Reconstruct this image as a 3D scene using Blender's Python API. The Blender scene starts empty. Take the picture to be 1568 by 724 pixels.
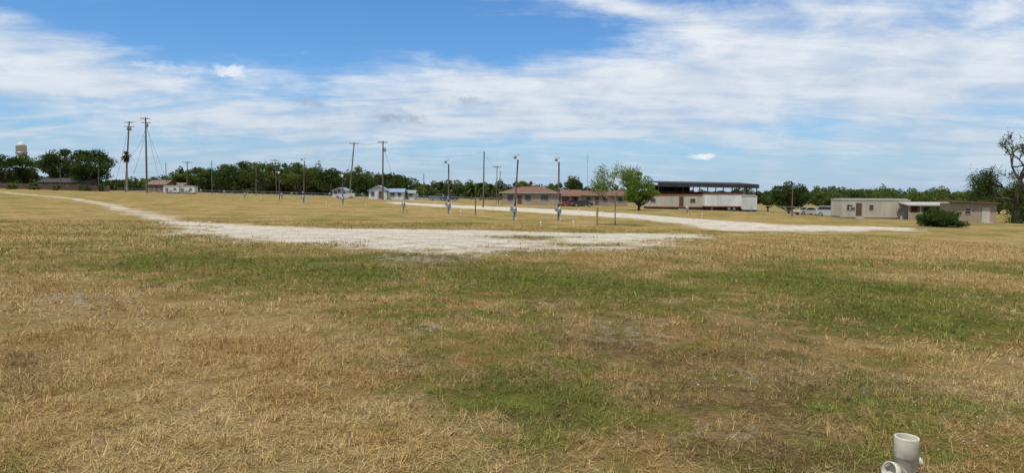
import bpy, math, random
import numpy as np
from mathutils import Vector, Matrix
random.seed(7); rng=np.random.default_rng(7)
C=bpy.context.scene.collection
# ------------------------------------------------------------ camera + survey
F=1060.0; W0=1568.0; H0=724.0
PITCH=math.atan((362-292.8)/F); ROLL=math.radians(0.4); CAMZ=1.7
M=Matrix.Rotation(math.pi/2-PITCH,3,'X')@Matrix.Rotation(ROLL,3,'Z')
cd=bpy.data.cameras.new("camera"); cam=bpy.data.objects.new("camera",cd); C.objects.link(cam)
cam.matrix_world=Matrix.Translation((0,0,CAMZ))@M.to_4x4()
cd.sensor_width=36; cd.lens=36*F/W0; cd.clip_start=0.05; cd.clip_end=9000
bpy.context.scene.camera=cam
def gz(x,y):
    r=np.sqrt(x*x+y*y); t=np.clip((r-8)/55,0,1)
    return -0.017*x-1.2*t*t*(3-2*t)+0.012*np.sin(x*1.3+y*0.4)*np.sin(y*0.9)*np.clip(r/5,0,1)
def ray(px,py): return M@Vector(((px-784)/F,-(py-362)/F,-1))
def G(px,py):
    d=ray(px,py); a,b=1.0,6000.0
    for _ in range(50):
        m=(a+b)/2
        if CAMZ+d.z*m<gz(d.x*m,d.y*m): b=m
        else: a=m
    return Vector((d.x*a,d.y*a,float(gz(d.x*a,d.y*a))))
def D(px,depth):
    d=ray(px,275+0.024*px+15); x=d.x/d.y*depth
    return Vector((x,depth,float(gz(x,depth))))
def Zt(px,py,depth):
    d=ray(px,py); return CAMZ+d.z/d.y*depth
def S(p): return p.y/F     # metres per photo pixel at that distance
# ------------------------------------------------------------ materials
def nt_new(mat):
    mat.use_nodes=True; nt=mat.node_tree; nt.nodes.clear(); return nt
class N:
    def __init__(s,nt): s.nt=nt
    def node(s,t,**k):
        n=s.nt.nodes.new(t)
        for a,v in k.items(): setattr(n,a,v)
        return n
    def put(s,sock,v):
        if isinstance(v,bpy.types.NodeSocket): s.nt.links.new(v,sock)
        else: sock.default_value=v
    def m(s,op,a,b=0.0,c=None,clamp=False):
        n=s.node('ShaderNodeMath',operation=op,use_clamp=clamp); s.put(n.inputs[0],a); s.put(n.inputs[1],b)
        if c is not None: s.put(n.inputs[2],c)
        return n.outputs[0]
    def mix(s,f,a,b,bt='MIX'):
        n=s.node('ShaderNodeMix',data_type='RGBA',blend_type=bt)
        s.put(n.inputs[0],f); s.put(n.inputs[6],a if isinstance(a,bpy.types.NodeSocket) else (*a,1)); s.put(n.inputs[7],b if isinstance(b,bpy.types.NodeSocket) else (*b,1))
        return n.outputs[2]
    def noise(s,vec,sc,det=4,ro=0.55,dist=0.0):
        n=s.node('ShaderNodeTexNoise'); n.inputs['Scale'].default_value=sc; n.inputs['Detail'].default_value=det
        n.inputs['Roughness'].default_value=ro; n.inputs['Distortion'].default_value=dist
        if vec is not None: s.put(n.inputs['Vector'],vec)
        return n.outputs[0]
    def smooth(s,x,a,b):
        n=s.node('ShaderNodeMapRange',interpolation_type='SMOOTHSTEP'); s.put(n.inputs[0],x); n.inputs[1].default_value=a; n.inputs[2].default_value=b
        return n.outputs[0]
    def attr(s,name):
        return s.node('ShaderNodeAttribute',attribute_name=name).outputs['Fac']
    def vmul(s,v,t):
        n=s.node('ShaderNodeVectorMath',operation='MULTIPLY'); s.put(n.inputs[0],v); n.inputs[1].default_value=t; return n.outputs[0]
MATS={}
def mat(name,col,rough=0.8,var=0.25,scale=1.5,metal=0.0,stretch=(1,1,1),bump=0.0,spec=0.3):
    if name in MATS: return MATS[name]
    m=bpy.data.materials.new(name); nt=nt_new(m); n=N(nt)
    b=n.node('ShaderNodeBsdfPrincipled'); o=n.node('ShaderNodeOutputMaterial'); nt.links.new(b.outputs[0],o.inputs[0])
    tc=n.node('ShaderNodeTexCoord').outputs['Object']; v=n.vmul(tc,stretch)
    a=n.noise(v,scale,6,0.6); a=n.smooth(a,0.3,0.7)
    lo=tuple(c*(1-var) for c in col); hi=tuple(min(1,c*(1+var*0.6)) for c in col)
    n.put(b.inputs['Base Color'],n.mix(a,lo,hi)); b.inputs['Roughness'].default_value=rough; b.inputs['Metallic'].default_value=metal
    b.inputs['Specular IOR Level'].default_value=spec
    if bump:
        bn=n.node('ShaderNodeBump'); bn.inputs['Distance'].default_value=bump; n.put(bn.inputs['Height'],n.noise(v,scale*6,4)); nt.links.new(bn.outputs[0],b.inputs['Normal'])
    MATS[name]=m; return m
def leafmat(name,dark,light,trans=0.25):
    if name in MATS: return MATS[name]
    m=bpy.data.materials.new(name); nt=nt_new(m); n=N(nt)
    g=n.node('ShaderNodeNewGeometry')
    a=n.noise(g.outputs['Position'],0.45,3); a=n.smooth(a,0.3,0.7)
    a2=n.smooth(n.noise(g.outputs['Position'],0.07,2),0.38,0.62)
    f=n.m('ADD',n.m('MULTIPLY',g.outputs['Random Per Island'],0.4),n.m('ADD',n.m('MULTIPLY',a,0.3),n.m('MULTIPLY',a2,0.35)))
    col=n.mix(f,dark,light)
    d=n.node('ShaderNodeBsdfDiffuse'); n.put(d.inputs[0],col)
    t=n.node('ShaderNodeBsdfTranslucent'); n.put(t.inputs[0],col)
    ms=n.node('ShaderNodeMixShader'); ms.inputs[0].default_value=trans
    nt.links.new(d.outputs[0],ms.inputs[1]); nt.links.new(t.outputs[0],ms.inputs[2])
    o=n.node('ShaderNodeOutputMaterial'); nt.links.new(ms.outputs[0],o.inputs[0]); MATS[name]=m; return m
# ------------------------------------------------------------ mesh builder
class MB:
    def __init__(s): s.b=[]; s.n=0; s.mats=[]
    def mi(s,m):
        if m not in s.mats: s.mats.append(m)
        return s.mats.index(m)
    def add(s,V,Fs,m,smooth=False):
        V=np.asarray(V,float).reshape(-1,3)
        i=s.mi(m)
        if isinstance(Fs,np.ndarray): s.b.append((V,(Fs+s.n),i,smooth))
        else:
            by={}
            for f in Fs: by.setdefault(len(f),[]).append(f)
            first=True
            for k,l in by.items():
                s.b.append((V if first else np.zeros((0,3)),np.array(l)+s.n,i,smooth)); first=False
        s.n+=len(V)
    def box(s,c,sz,m,yaw=0):
        x,y,z=[v/2 for v in sz]; V=np.array([(i,j,k) for k in(-z,z) for i,j in((-x,-y),(x,-y),(x,y),(-x,y))])
        if yaw: c_,s_=math.cos(yaw),math.sin(yaw); V=V@np.array([[c_,s_,0],[-s_,c_,0],[0,0,1]])
        s.add(V+np.array(c),[(3,2,1,0),(4,5,6,7),(0,1,5,4),(1,2,6,5),(2,3,7,6),(3,0,4,7)],m)
    def b2(s,x0,x1,y0,y1,z0,z1,m): s.box(((x0+x1)/2,(y0+y1)/2,(z0+z1)/2),(abs(x1-x0),abs(y1-y0),abs(z1-z0)),m)
    def tube(s,pts,rad,m,n=8,cap=True,smooth=True):
        pts=[Vector(p) for p in pts]; V=[];Fs=[]
        if not hasattr(rad,'__len__'): rad=[rad]*len(pts)
        for i,p in enumerate(pts):
            d=(pts[min(i+1,len(pts)-1)]-pts[max(i-1,0)]).normalized()
            a=d.orthogonal().normalized() if abs(d.z)<0.9 else d.cross(Vector((0,1,0))).normalized(); b=d.cross(a)
            for k in range(n):
                t=2*math.pi*k/n; V.append(p+(a*math.cos(t)+b*math.sin(t))*rad[i])
        for i in range(len(pts)-1):
            for k in range(n):
                k2=(k+1)%n; Fs.append((i*n+k,i*n+k2,(i+1)*n+k2,(i+1)*n+k))
        s.add([tuple(v) for v in V],Fs,m,smooth)
        if cap:
            s.add([tuple(v) for v in V[:n]],[tuple(range(n))[::-1]],m); s.add([tuple(v) for v in V[-n:]],[tuple(range(n))],m)
    def lathe(s,c,prof,m,n=20,smooth=True):
        V=[];Fs=[]
        for r,z in prof:
            for k in range(n):
                t=2*math.pi*k/n; V.append((c[0]+r*math.cos(t),c[1]+r*math.sin(t),c[2]+z))
        for i in range(len(prof)-1):
            for k in range(n):
                k2=(k+1)%n; Fs.append((i*n+k,i*n+k2,(i+1)*n+k2,(i+1)*n+k))
        s.add(V,Fs,m,smooth)
    def prism(s,prof,y0,y1,m,axis='y'):
        n=len(prof)
        if axis=='y': V=[(x,y0,z) for x,z in prof]+[(x,y1,z) for x,z in prof]
        else: V=[(y0,x,z) for x,z in prof]+[(y1,x,z) for x,z in prof]
        s.add(V,[tuple(range(n)),tuple(range(n,2*n))[::-1]]+[(i,n+i,n+(i+1)%n,(i+1)%n) for i in range(n)],m)
    def leaves(s,cen,size,m,asp=0.6,seed=0):
        k=len(cen); r=np.random.default_rng(seed)
        u=r.normal(size=(k,3)); u/=np.linalg.norm(u,axis=1)[:,None]
        w=r.normal(size=(k,3)); v=np.cross(u,w); v/=np.linalg.norm(v,axis=1)[:,None]
        sz=(size*r.uniform(0.6,1.3,k))[:,None]; u=u*sz*0.5; v=v*sz*0.5*asp
        V=np.stack([cen-u,cen-v*1.0+u*0.1,cen+u,cen+v+u*0.1],1).reshape(-1,3)
        s.add(V,np.arange(4*k).reshape(-1,4),m)
    def build(s,name,loc=(0,0,0),yaw=0,parent=None):
        me=bpy.data.meshes.new(name)
        V=np.concatenate([b[0] for b in s.b]); me.vertices.add(len(V)); me.vertices.foreach_set('co',V.astype(np.float32).ravel())
        li=np.concatenate([b[1].ravel() for b in s.b]); tot=np.concatenate([np.full(len(b[1]),b[1].shape[1]) for b in s.b])
        st=np.concatenate([[0],np.cumsum(tot)[:-1]])
        me.loops.add(len(li)); me.loops.foreach_set('vertex_index',li.astype(np.int32))
        me.polygons.add(len(tot)); me.polygons.foreach_set('loop_start',st.astype(np.int32))
        me.polygons.foreach_set('material_index',np.concatenate([np.full(len(b[1]),b[2]) for b in s.b]).astype(np.int32))
        me.polygons.foreach_set('use_smooth',np.concatenate([np.full(len(b[1]),b[3]) for b in s.b]).astype(bool))
        for m in s.mats: me.materials.append(m)
        me.update(calc_edges=True)
        o=bpy.data.objects.new(name,me); C.objects.link(o)
        if parent: o.parent=parent
        else: o.location=loc; o.rotation_euler=(0,0,yaw)
        return o
class Grp(dict):
    def __missing__(s,k): s[k]=MB(); return s[k]
    def make(s,name,loc,yaw=0):
        e=bpy.data.objects.new(name,None); C.objects.link(e); e.location=loc; e.rotation_euler=(0,0,yaw); e.empty_display_size=0.3
        for k,mb in s.items(): mb.build(k,parent=e)
        return e
# ------------------------------------------------------------ world / sun
sd=Vector((-0.30,-0.36,1.0)).normalized(); el=math.asin(sd.z); az=math.atan2(sd.x,sd.y)
w=bpy.data.worlds.new("World"); bpy.context.scene.world=w; w.use_nodes=True; nt=w.node_tree; nt.nodes.clear(); n=N(nt)
sky=n.node('ShaderNodeTexSky',sky_type='NISHITA',sun_disc=False,sun_elevation=el,sun_rotation=az); sky.air_density=1.0; sky.dust_density=0.5; sky.ozone_density=2.5
tc=n.node('ShaderNodeTexCoord').outputs['Generated']
sp=n.node('ShaderNodeSeparateXYZ'); nt.links.new(tc,sp.inputs[0]); X,Y,Z=sp.outputs
zc=n.m('MAXIMUM',Z,0.0)
A=n.m('ARCTAN2',X,Y)
def gau(px,py,rx,ry,amp,rot=0.0):
    a0=math.atan((px-784)/F); e0=(274+0.024*px-py)/F*math.cos(a0)
    dx=n.m('SUBTRACT',A,a0); dz=n.m('SUBTRACT',Z,e0)
    if rot: dz=n.m('SUBTRACT',dz,n.m('MULTIPLY',dx,rot))
    u=n.m('MULTIPLY',dx,F/rx); v=n.m('MULTIPLY',dz,F/ry)
    q=n.m('ADD',n.m('MULTIPLY',u,u),n.m('MULTIPLY',v,v))
    return n.m('MULTIPLY',n.m('EXPONENT',n.m('MULTIPLY',q,-1.0)),amp)
den=n.m('ADD',zc,0.13)
cx=n.node('ShaderNodeCombineXYZ'); nt.links.new(n.m('DIVIDE',X,den),cx.inputs[0]); nt.links.new(n.m('DIVIDE',Y,den),cx.inputs[1])
cv=cx.outputs[0]
mp=n.node('ShaderNodeMapping'); nt.links.new(cv,mp.inputs[0]); mp.inputs['Rotation'].default_value=(0,0,math.radians(-30)); mp.inputs['Scale'].default_value=(0.55,1.0,1)
c1=n.noise(mp.outputs[0],0.8,9,0.6,0.5)
mp2=n.node('ShaderNodeMapping'); nt.links.new(cv,mp2.inputs[0]); mp2.inputs['Rotation'].default_value=(0,0,math.radians(-40)); mp2.inputs['Scale'].default_value=(0.6,1.3,1)
c2=n.noise(mp2.outputs[0],2.6,9,0.62,0.5)
c3=n.noise(n.vmul(tc,(1,1,2.2)),9,8,0.6,0.3)
cov=n.m('ADD',n.m('MULTIPLY',n.m('SUBTRACT',c1,0.5),1.8),n.m('MULTIPLY',n.m('SUBTRACT',c2,0.5),1.4))
cov=n.m('ADD',cov,n.m('MULTIPLY',n.m('SUBTRACT',c3,0.5),1.2))
base=n.m('ADD',cov,0.62)
for g in [(430,15,240,75,-1.05,0),(800,75,175,36,-0.95,0),(300,60,200,32,-0.3,0),(30,6,80,14,-0.7,0),(1060,16,80,20,-0.35,0),(1500,10,90,14,-0.5,0),
          (760,0,150,13,0.9,0),(80,60,150,45,0.4,-0.2),(1250,110,330,80,0.35,0),(900,135,400,35,0.25,0),(980,36,150,14,0.45,-.25),(780,175,900,45,0.15,0)]:
    base=n.m('ADD',base,gau(*g))
dens=n.smooth(base,0.0,1.1)
dens=n.m('MULTIPLY',dens,0.93)
hz=n.smooth(Z,0.0,0.075)
dens=n.m('MULTIPLY',dens,n.m('ADD',n.m('MULTIPLY',hz,0.5),0.5))
bright=n.m('ADD',n.m('MULTIPLY',n.smooth(Z,0.04,0.2),0.5),n.m('MULTIPLY',n.smooth(n.m('ADD',n.m('MULTIPLY',c2,.5),n.m('MULTIPLY',c3,.5)),0.38,0.62),0.5))
ccol=n.mix(bright,(4.5,5.5,6.9),(8.6,8.9,9.2))
skt=n.mix(1.0,sky.outputs[0],(0.64,1.03,1.40),'MULTIPLY')
skt=n.mix(n.m('MULTIPLY',n.m('SUBTRACT',1.0,n.smooth(Z,0.0,0.10)),0.75),skt,(4.3,5.6,7.4))
col=n.mix(dens,skt,ccol)
pn=n.noise(n.vmul(tc,(1,1,2.0)),42,6,0.65)
def puff(px,py,rx,ry,c,amt):
    global col
    g0=gau(px,py,rx,ry,1.0)
    g=n.m('ADD',n.m('MULTIPLY',g0,0.95),n.m('MULTIPLY',n.m('SUBTRACT',pn,0.5),2.2))
    col=n.mix(n.m('MULTIPLY',n.m('MULTIPLY',n.smooth(g,0.35,1.05),n.smooth(g0,0.05,0.5)),amt),col,c)
puff(620,180,50,14,(3.3,4.1,5.4),0.65); puff(475,155,22,9,(3.3,4.1,5.4),0.6); puff(720,157,30,9,(3.6,4.4,5.7),0.6)
puff(1069,245,26,7,(9,9.2,9.4),0.95); puff(355,107,38,11,(8.6,9,9.4),0.8); puff(255,100,40,9,(7.5,8,8.8),0.6)
bg=n.node('ShaderNodeBackground'); bg.inputs[1].default_value=0.1; n.put(bg.inputs[0],col)
o=n.node('ShaderNodeOutputWorld'); nt.links.new(bg.outputs[0],o.inputs[0])
sl=bpy.data.lights.new("sun",'SUN'); sl.energy=4.3; sl.angle=math.radians(0.5); sl.color=(1,0.96,0.89)
so=bpy.data.objects.new("sun",sl); C.objects.link(so); so.rotation_euler=sd.to_track_quat('Z','Y').to_euler(); so.location=(0,0,50)
sc=bpy.context.scene; sc.view_settings.view_transform='Standard'; sc.view_settings.look='None'; sc.view_settings.exposure=0
# ------------------------------------------------------------ ground masks
def poly_w(pts): return np.array([tuple(G(*p))[:2] for p in pts])
def sdist(P,poly):
    d=np.full(len(P),1e9); ins=np.zeros(len(P),bool)
    for i in range(len(poly)):
        a=poly[i]; b=poly[(i+1)%len(poly)]; ab=b-a; ap=P-a
        t=np.clip((ap@ab)/(ab@ab+1e-9),0,1); q=ap-t[:,None]*ab; d=np.minimum(d,np.hypot(q[:,0],q[:,1]))
        c=((a[1]>P[:,1])!=(b[1]>P[:,1])); xi=(b[0]-a[0])*(P[:,1]-a[1])/((b[1]-a[1]) if abs(b[1]-a[1])>1e-9 else 1e-9)+a[0]
        ins^=c&(P[:,0]<xi)
    return np.where(ins,d,-d)
def strip(P,pts,wd):
    w_=poly_w(pts); d=np.full(len(P),1e9)
    for i in range(len(w_)-1):
        a=w_[i];b=w_[i+1];ab=b-a;ap=P-a;t=np.clip((ap@ab)/(ab@ab+1e-9),0,1);q=ap-t[:,None]*ab;d=np.minimum(d,np.hypot(q[:,0],q[:,1]))
    return wd/2-d
PA=poly_w([(262,340),(300,339),(400,345),(520,350),(640,351),(760,353),(860,356),(960,357),(1080,358),(1092,363),(1010,369),(1010,380),(900,383),(830,381),(720,388),(620,386),(540,379),(460,374),(380,368),(300,361),(270,352)])
PB=poly_w([(600,309),(700,314),(800,318),(900,323),(980,328),(1040,333),(1130,339),(1200,344),(1320,346),(1420,350),(1400,353),(1200,354),(1110,354),(1050,344),(960,334),(860,328),(760,322),(660,316),(590,311)])
PH=poly_w([(770,361),(850,361),(860,366),(800,368)])
PH2=poly_w([(830,371),(960,372),(1000,376),(900,378),(840,376)])
def gravel(P):
    s=np.maximum(sdist(P,PA),sdist(P,PB))
    s=np.maximum(s,strip(P,[(0,293),(40,298),(105,303),(165,313),(205,325),(262,338),(300,346)],2.2)-0.3)
    s=np.maximum(s,strip(P,[(150,292),(300,294),(450,298),(600,304),(700,312)],3.0)-0.6)
    s=np.maximum(s,strip(P,[(1092,360),(1200,356),(1400,352)],1.5)-0.6)
    s=np.minimum(s,-sdist(P,PH)); s=np.minimum(s,-sdist(P,PH2)+0.2)
    return np.clip(s,-6,6)
def blob(P,px,py,rx,ry):
    c=G(px,py); a=G(px,py-ry).y; b=G(px,py+ry).y; sx=rx*S(c)
    dy=P[:,1]-c.y; sy=np.where(dy>0,a-c.y,c.y-b)+1e-6
    return np.exp(-((P[:,0]-P[:,1]/c.y*c.x)/sx)**2-(dy/sy)**2)
def vary(P):
    g=np.zeros(len(P)); b=np.zeros(len(P)); l=np.zeros(len(P))
    for px,py,rx,ry,a in [(280,600,420,160,-0.8),(120,460,200,50,-0.45),(760,620,140,40,1.0),(1250,450,420,60,0.4),(900,430,300,30,0.35),(500,410,330,30,0.5),(1420,570,200,90,0.3),
        (150,400,180,30,0.15),(230,505,80,12,0.5),(1500,385,140,14,-0.6),(1200,385,160,10,-0.4),(950,475,120,20,0.2),(40,500,60,15,0.5),(830,690,150,40,0.15),(1300,620,120,40,0.35),(420,690,90,20,0.3),(880,400,160,10,-0.3),(600,320,400,10,-0.25),(1350,495,140,20,0.3),(200,330,200,15,-0.2)]:
        g+=a*blob(P,px,py,rx,ry)
    for px,py,rx,ry,a in [(1010,530,260,60,0.5),(1130,620,220,70,0.45),(1000,690,300,40,0.3),(30,590,90,60,0.45),(620,560,130,40,0.25),(640,398,110,10,0.3),(60,540,80,30,0.2),(1450,680,150,40,0.1),(250,620,260,90,-0.25)]:
        b+=a*blob(P,px,py,rx,ry)
    for px,py,rx,ry,a in [(960,510,130,30,0.55),(650,397,110,9,0.8),(100,455,60,12,0.45),(1480,640,120,40,0.4),(1180,575,110,20,0.5),(400,345,150,6,0.2),(1100,660,140,30,0.4),(665,500,14,4,0.5),(200,480,200,40,0.3)]:
        l+=a*blob(P,px,py,rx,ry)
    return g,b,l
def add_attr(me,name,v):
    a=me.attributes.new(name,'FLOAT','POINT'); a.data.foreach_set('value',np.asarray(v,np.float32))
# turf colour nodes shared by soil and blades
def turf(n,blade):
    P=n.node('ShaderNodeNewGeometry').outputs['Position']
    n1=n.noise(P,0.22,5,0.6,0.4); n2=n.noise(P,1.7,5,0.65); n3=n.noise(P,17,4,0.65); n4=n.noise(P,0.75,6,0.7,0.3)
    gr=n.attr('green'); br=n.attr('brown'); ba=n.attr('bare')
    k=n.m('ADD',n.m('MULTIPLY',n.m('SUBTRACT',n1,0.5),4.2),n.m('MULTIPLY',n.m('SUBTRACT',n2,0.5),4.2))
    k=n.m('ADD',k,n.m('MULTIPLY',n.m('SUBTRACT',n3,0.5),2.0)); k=n.m('ADD',k,gr)
    if blade: k=n.m('ADD',k,n.m('MULTIPLY',n.m('SUBTRACT',n.attr('rnd'),0.5),0.9))
    gf=n.smooth(k,-0.45,0.8)
    straw=n.mix(n.smooth(n4,0.35,0.65),(0.265,0.168,0.062),(0.41,0.295,0.135))
    grn=n.mix(n.smooth(n2,0.35,0.65),(0.068,0.084,0.017),(0.160,0.163,0.040))
    col=n.mix(gf,straw,grn)
    kb=n.m('ADD',n.m('MULTIPLY',n.m('SUBTRACT',n4,0.5),3.4),n.m('MULTIPLY',n.m('SUBTRACT',n3,0.5),1.8)); kb=n.m('ADD',kb,br)
    if blade: kb=n.m('ADD',kb,n.m('MULTIPLY',n.m('SUBTRACT',n.attr('rnd'),0.5),0.5))
    bf=n.m('MULTIPLY',n.smooth(kb,0.1,0.9),0.82)
    col=n.mix(bf,col,(0.120,0.072,0.036))
    return P,col,n2,n3,n4,ba
gm=bpy.data.materials.new("dry_grass_ground"); nt=nt_new(gm); n=N(nt)
P,col,n2,n3,n4,ba=turf(n,False)
n5=n.noise(P,60,3,0.6); n6=n.noise(P,5.5,5,0.7)
kl=n.m('ADD',n.m('MULTIPLY',n.m('SUBTRACT',n6,0.5),3.0),ba); kl=n.m('ADD',kl,n.m('MULTIPLY',n.m('SUBTRACT',n5,0.5),1.0))
lf=n.smooth(kl,0.40,0.95)
col=n.mix(n.m('MULTIPLY',lf,0.8),col,(0.40,0.345,0.265))
dist=n.node('ShaderNodeVectorMath',operation='LENGTH'); n.put(dist.inputs[0],P)
far=n.smooth(dist.outputs['Value'],4,45)
sh=n.m('ADD',n.m('MULTIPLY',n5,0.7),n.m('ADD',n.m('MULTIPLY',n3,0.9),-0.12));  # near soil colour darkened unevenly, painting in the shade between grass blades
sh2=n.m('ADD',n.m('MULTIPLY',n6,0.9),n.m('ADD',n.m('MULTIPLY',n2,1.2),-0.13))
shm=n.node('ShaderNodeMix'); n.put(shm.inputs[0],far); n.put(shm.inputs[2],sh); n.put(shm.inputs[3],sh2)
col=n.mix(1.0,col,shm.outputs[0],'MULTIPLY')
gs=n.attr('gravel')
e=n.m('ADD',n.m('MULTIPLY',n.m('SUBTRACT',n.noise(P,0.35,7,0.75),0.5),10.0),n.m('MULTIPLY',n.m('SUBTRACT',n6,0.5),4.5))
gk=n.m('ADD',gs,e); gfm=n.smooth(gk,-0.9,1.3)
vo=n.node('ShaderNodeTexVoronoi'); vo.inputs['Scale'].default_value=14; nt.links.new(P,vo.inputs['Vector'])
vs=n.node('ShaderNodeSeparateColor'); nt.links.new(vo.outputs['Color'],vs.inputs[0])
gcol=n.mix(n.smooth(n4,0.35,0.7),(0.44,0.385,0.295),(0.60,0.555,0.47))
gcol=n.mix(n.m('MULTIPLY',n.smooth(n.noise(P,0.8,7,0.75),0.49,0.66),0.8),gcol,(0.28,0.215,0.125))
gcol=n.mix(1.0,gcol,n.m('ADD',n.m('MULTIPLY',vs.outputs[0],0.4),0.78),'MULTIPLY')
col=n.mix(n.m('MULTIPLY',gfm,0.96),col,gcol)
b=n.node('ShaderNodeBsdfDiffuse'); n.put(b.inputs['Color'],col)
bp=n.node('ShaderNodeBump'); bp.inputs['Distance'].default_value=0.06; bp.inputs['Strength'].default_value=0.9
n.put(bp.inputs['Height'],n.m('ADD',n.m('MULTIPLY',n3,0.8),n.m('ADD',n.m('MULTIPLY',n5,0.4),n.m('MULTIPLY',n6,1.2)))); nt.links.new(bp.outputs[0],b.inputs['Normal'])
o=n.node('ShaderNodeOutputMaterial'); nt.links.new(b.outputs[0],o.inputs[0])
NA,NR=900,360
ang=np.linspace(0,2*np.pi,NA,endpoint=False); rad=np.concatenate([[0.0],np.geomspace(0.6,5000,NR-1)])
R,T=np.meshgrid(rad,ang,indexing='ij'); gx=(R*np.sin(T)).ravel(); gy=(R*np.cos(T)).ravel(); gzv=gz(gx,gy)
idx=np.arange(NR*NA).reshape(NR,NA); q=np.stack([idx[:-1],idx[1:],np.roll(idx,-1,1)[1:],np.roll(idx,-1,1)[:-1]],-1).reshape(-1,4)
mb=MB(); mb.add(np.stack([gx,gy,gzv],1),q[:,::-1].copy(),gm,True); go=mb.build("ground")
PP=np.stack([gx,gy],1); ok=(gy>1.0)
gr=np.full(len(PP),-6.0); gr[ok]=gravel(PP[ok]); a1,b1,l1=[np.zeros(len(PP)) for _ in range(3)]
x_,y_,z_=vary(PP[ok]); a1[ok]=x_; b1[ok]=y_; l1[ok]=z_
for k,v in (('gravel',gr),('green',a1),('brown',b1),('bare',l1)): add_attr(go.data,k,v)
if go.data.polygons[NA*50].normal.z<0: go.data.flip_normals()
# grass blades
bm_=bpy.data.materials.new("grass_blade"); nt=nt_new(bm_); n=N(nt)
P,col,n2,n3,n4,ba=turf(n,True)
rv=n.attr('rnd'); rv2=n.m('FRACT',n.m('MULTIPLY',rv,17.3))
col=n.mix(1.0,col,n.m('ADD',n.m('MULTIPLY',rv2,1.2),0.62),'MULTIPLY')
d=n.node('ShaderNodeBsdfDiffuse'); n.put(d.inputs[0],col)
o=n.node('ShaderNodeOutputMaterial'); nt.links.new(d.outputs[0],o.inputs[0])
def vnoise(x,y,s,seed):
    r=np.random.default_rng(seed).random((257,257)); x=(x*s)%256; y=(y*s)%256; i=x.astype(int); j=y.astype(int); fx=x-i; fy=y-j; fx=fx*fx*(3-2*fx); fy=fy*fy*(3-2*fy)
    return (r[i,j]*(1-fx)+r[i+1,j]*fx)*(1-fy)+(r[i,j+1]*(1-fx)+r[i+1,j+1]*fx)*fy
Vs=[];At=[[],[],[],[]]
#        r0  r1 tufts/m2 blades/tuft tuftR width length tiltmin tiltmax
for r0,r1,dn,nb,tr_,wd,ln,t0,t1 in [(2.6,9,170,11,.024,.0038,.06,8,70),(2.6,9,1300,1,0,.0038,.095,68,89),
                                (9,22,46,9,.04,.008,.066,8,68),(9,22,260,1,0,.008,.095,64,88),(22,60,14,7,.07,.020,.080,10,70)]:
    area=0.5*1.62*(r1*r1-r0*r0); k=int(area*dn)
    r=np.sqrt(rng.uniform(r0*r0,r1*r1,k)); t=rng.uniform(-0.81,0.81,k); x=r*np.sin(t); y=r*np.cos(t)
    P2=np.stack([x,y],1); keep=gravel(P2)+ (vnoise(x,y,0.8,1)-0.5)*6<0.0
    ga,ba_,la=vary(P2)
    cl=0.55*vnoise(x+300,y+300,1.6,2)+0.45*vnoise(x+90,y+90,6.0,3); keep&=(rng.random(k)<np.clip(-0.45+2.6*cl-0.5*la,0.05,1))
    x,y,ga,ba_,la=[np.repeat(v[keep],nb) for v in (x,y,ga,ba_,la)]; k=len(x)
    if k==0: continue
    tsz=np.repeat(rng.uniform(.6,1.6,k//nb),nb); trn=np.repeat(rng.random(k//nb),nb)
    th=rng.uniform(0,2*np.pi,k); rr_=tr_*np.sqrt(rng.random(k))*tsz; x=x+np.cos(th)*rr_; y=y+np.sin(th)*rr_
    z=gz(x,y); tilt=np.radians(rng.uniform(t0,t1,k)); L=ln*rng.uniform(0.5,1.4,k)*tsz; wv=wd*rng.uniform(0.6,1.3,k)
    dx=np.sin(tilt)*np.cos(th)*L; dy=np.sin(tilt)*np.sin(th)*L; dz=np.cos(tilt)*L+0.004
    ph=th+np.pi/2+rng.uniform(-.6,.6,k); wx=np.cos(ph)*wv; wy=np.sin(ph)*wv; z0=z+rng.uniform(0,0.012,k)
    Vs.append(np.stack([np.stack([x-wx/2,y-wy/2,z0],1),np.stack([x+wx/2,y+wy/2,z0],1),np.stack([x+dx,y+dy,z0+dz],1)],1).reshape(-1,3))
    rn=np.clip(0.6*trn+0.4*rng.random(k),0,1)
    for l,v in zip(At,(ga,ba_,la,rn)): l.append(np.repeat(v,3))
V=np.concatenate(Vs); mb=MB(); mb.add(V,np.arange(len(V)).reshape(-1,3),bm_); gb=mb.build("dry_grass"); print("blades",len(V)//3)
for k,v in zip(('green','brown','bare','rnd'),At): add_attr(gb.data,k,np.concatenate(v))
# scattered limestone pebbles
stone=mat("limestone",(0.42,0.38,0.31),0.9,0.35,20)
mb=MB()
def pebble(x,y,s):
    z=float(gz(x,y)); v=[];
    for a in [(-1,0,0),(1,0,0),(0,-1,0),(0,1,0),(0,0,.6),(0,0,-.4)]: v.append((x+a[0]*s*random.uniform(.6,1.1),y+a[1]*s*random.uniform(.6,1.1),z+a[2]*s*random.uniform(.6,1.1)+s*.2))
    mb.add(v,[(0,2,4),(2,1,4),(1,3,4),(3,0,4),(2,0,5),(1,2,5),(3,1,5),(0,3,5)],stone)
for _ in range(420):
    c=random.choice([(960,500,200,25),(1180,575,140,30),(665,500,30,8),(1480,650,80,40),(100,455,60,12),(650,400,120,10)])
    p=G(random.gauss(c[0],c[2]*.7),random.gauss(c[1],c[3]*.7)); pebble(p.x,p.y,random.uniform(.004,.012)*(1+p.y/20))
pa=PP[(gr>-1)&(gy<60)]; 
for _ in range(2500):
    q_=pa[random.randrange(len(pa))]; pebble(q_[0]+random.uniform(-.6,.6),q_[1]+random.uniform(-.8,.8),random.uniform(.015,.045))
mb.build("scattered_gravel")
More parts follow.
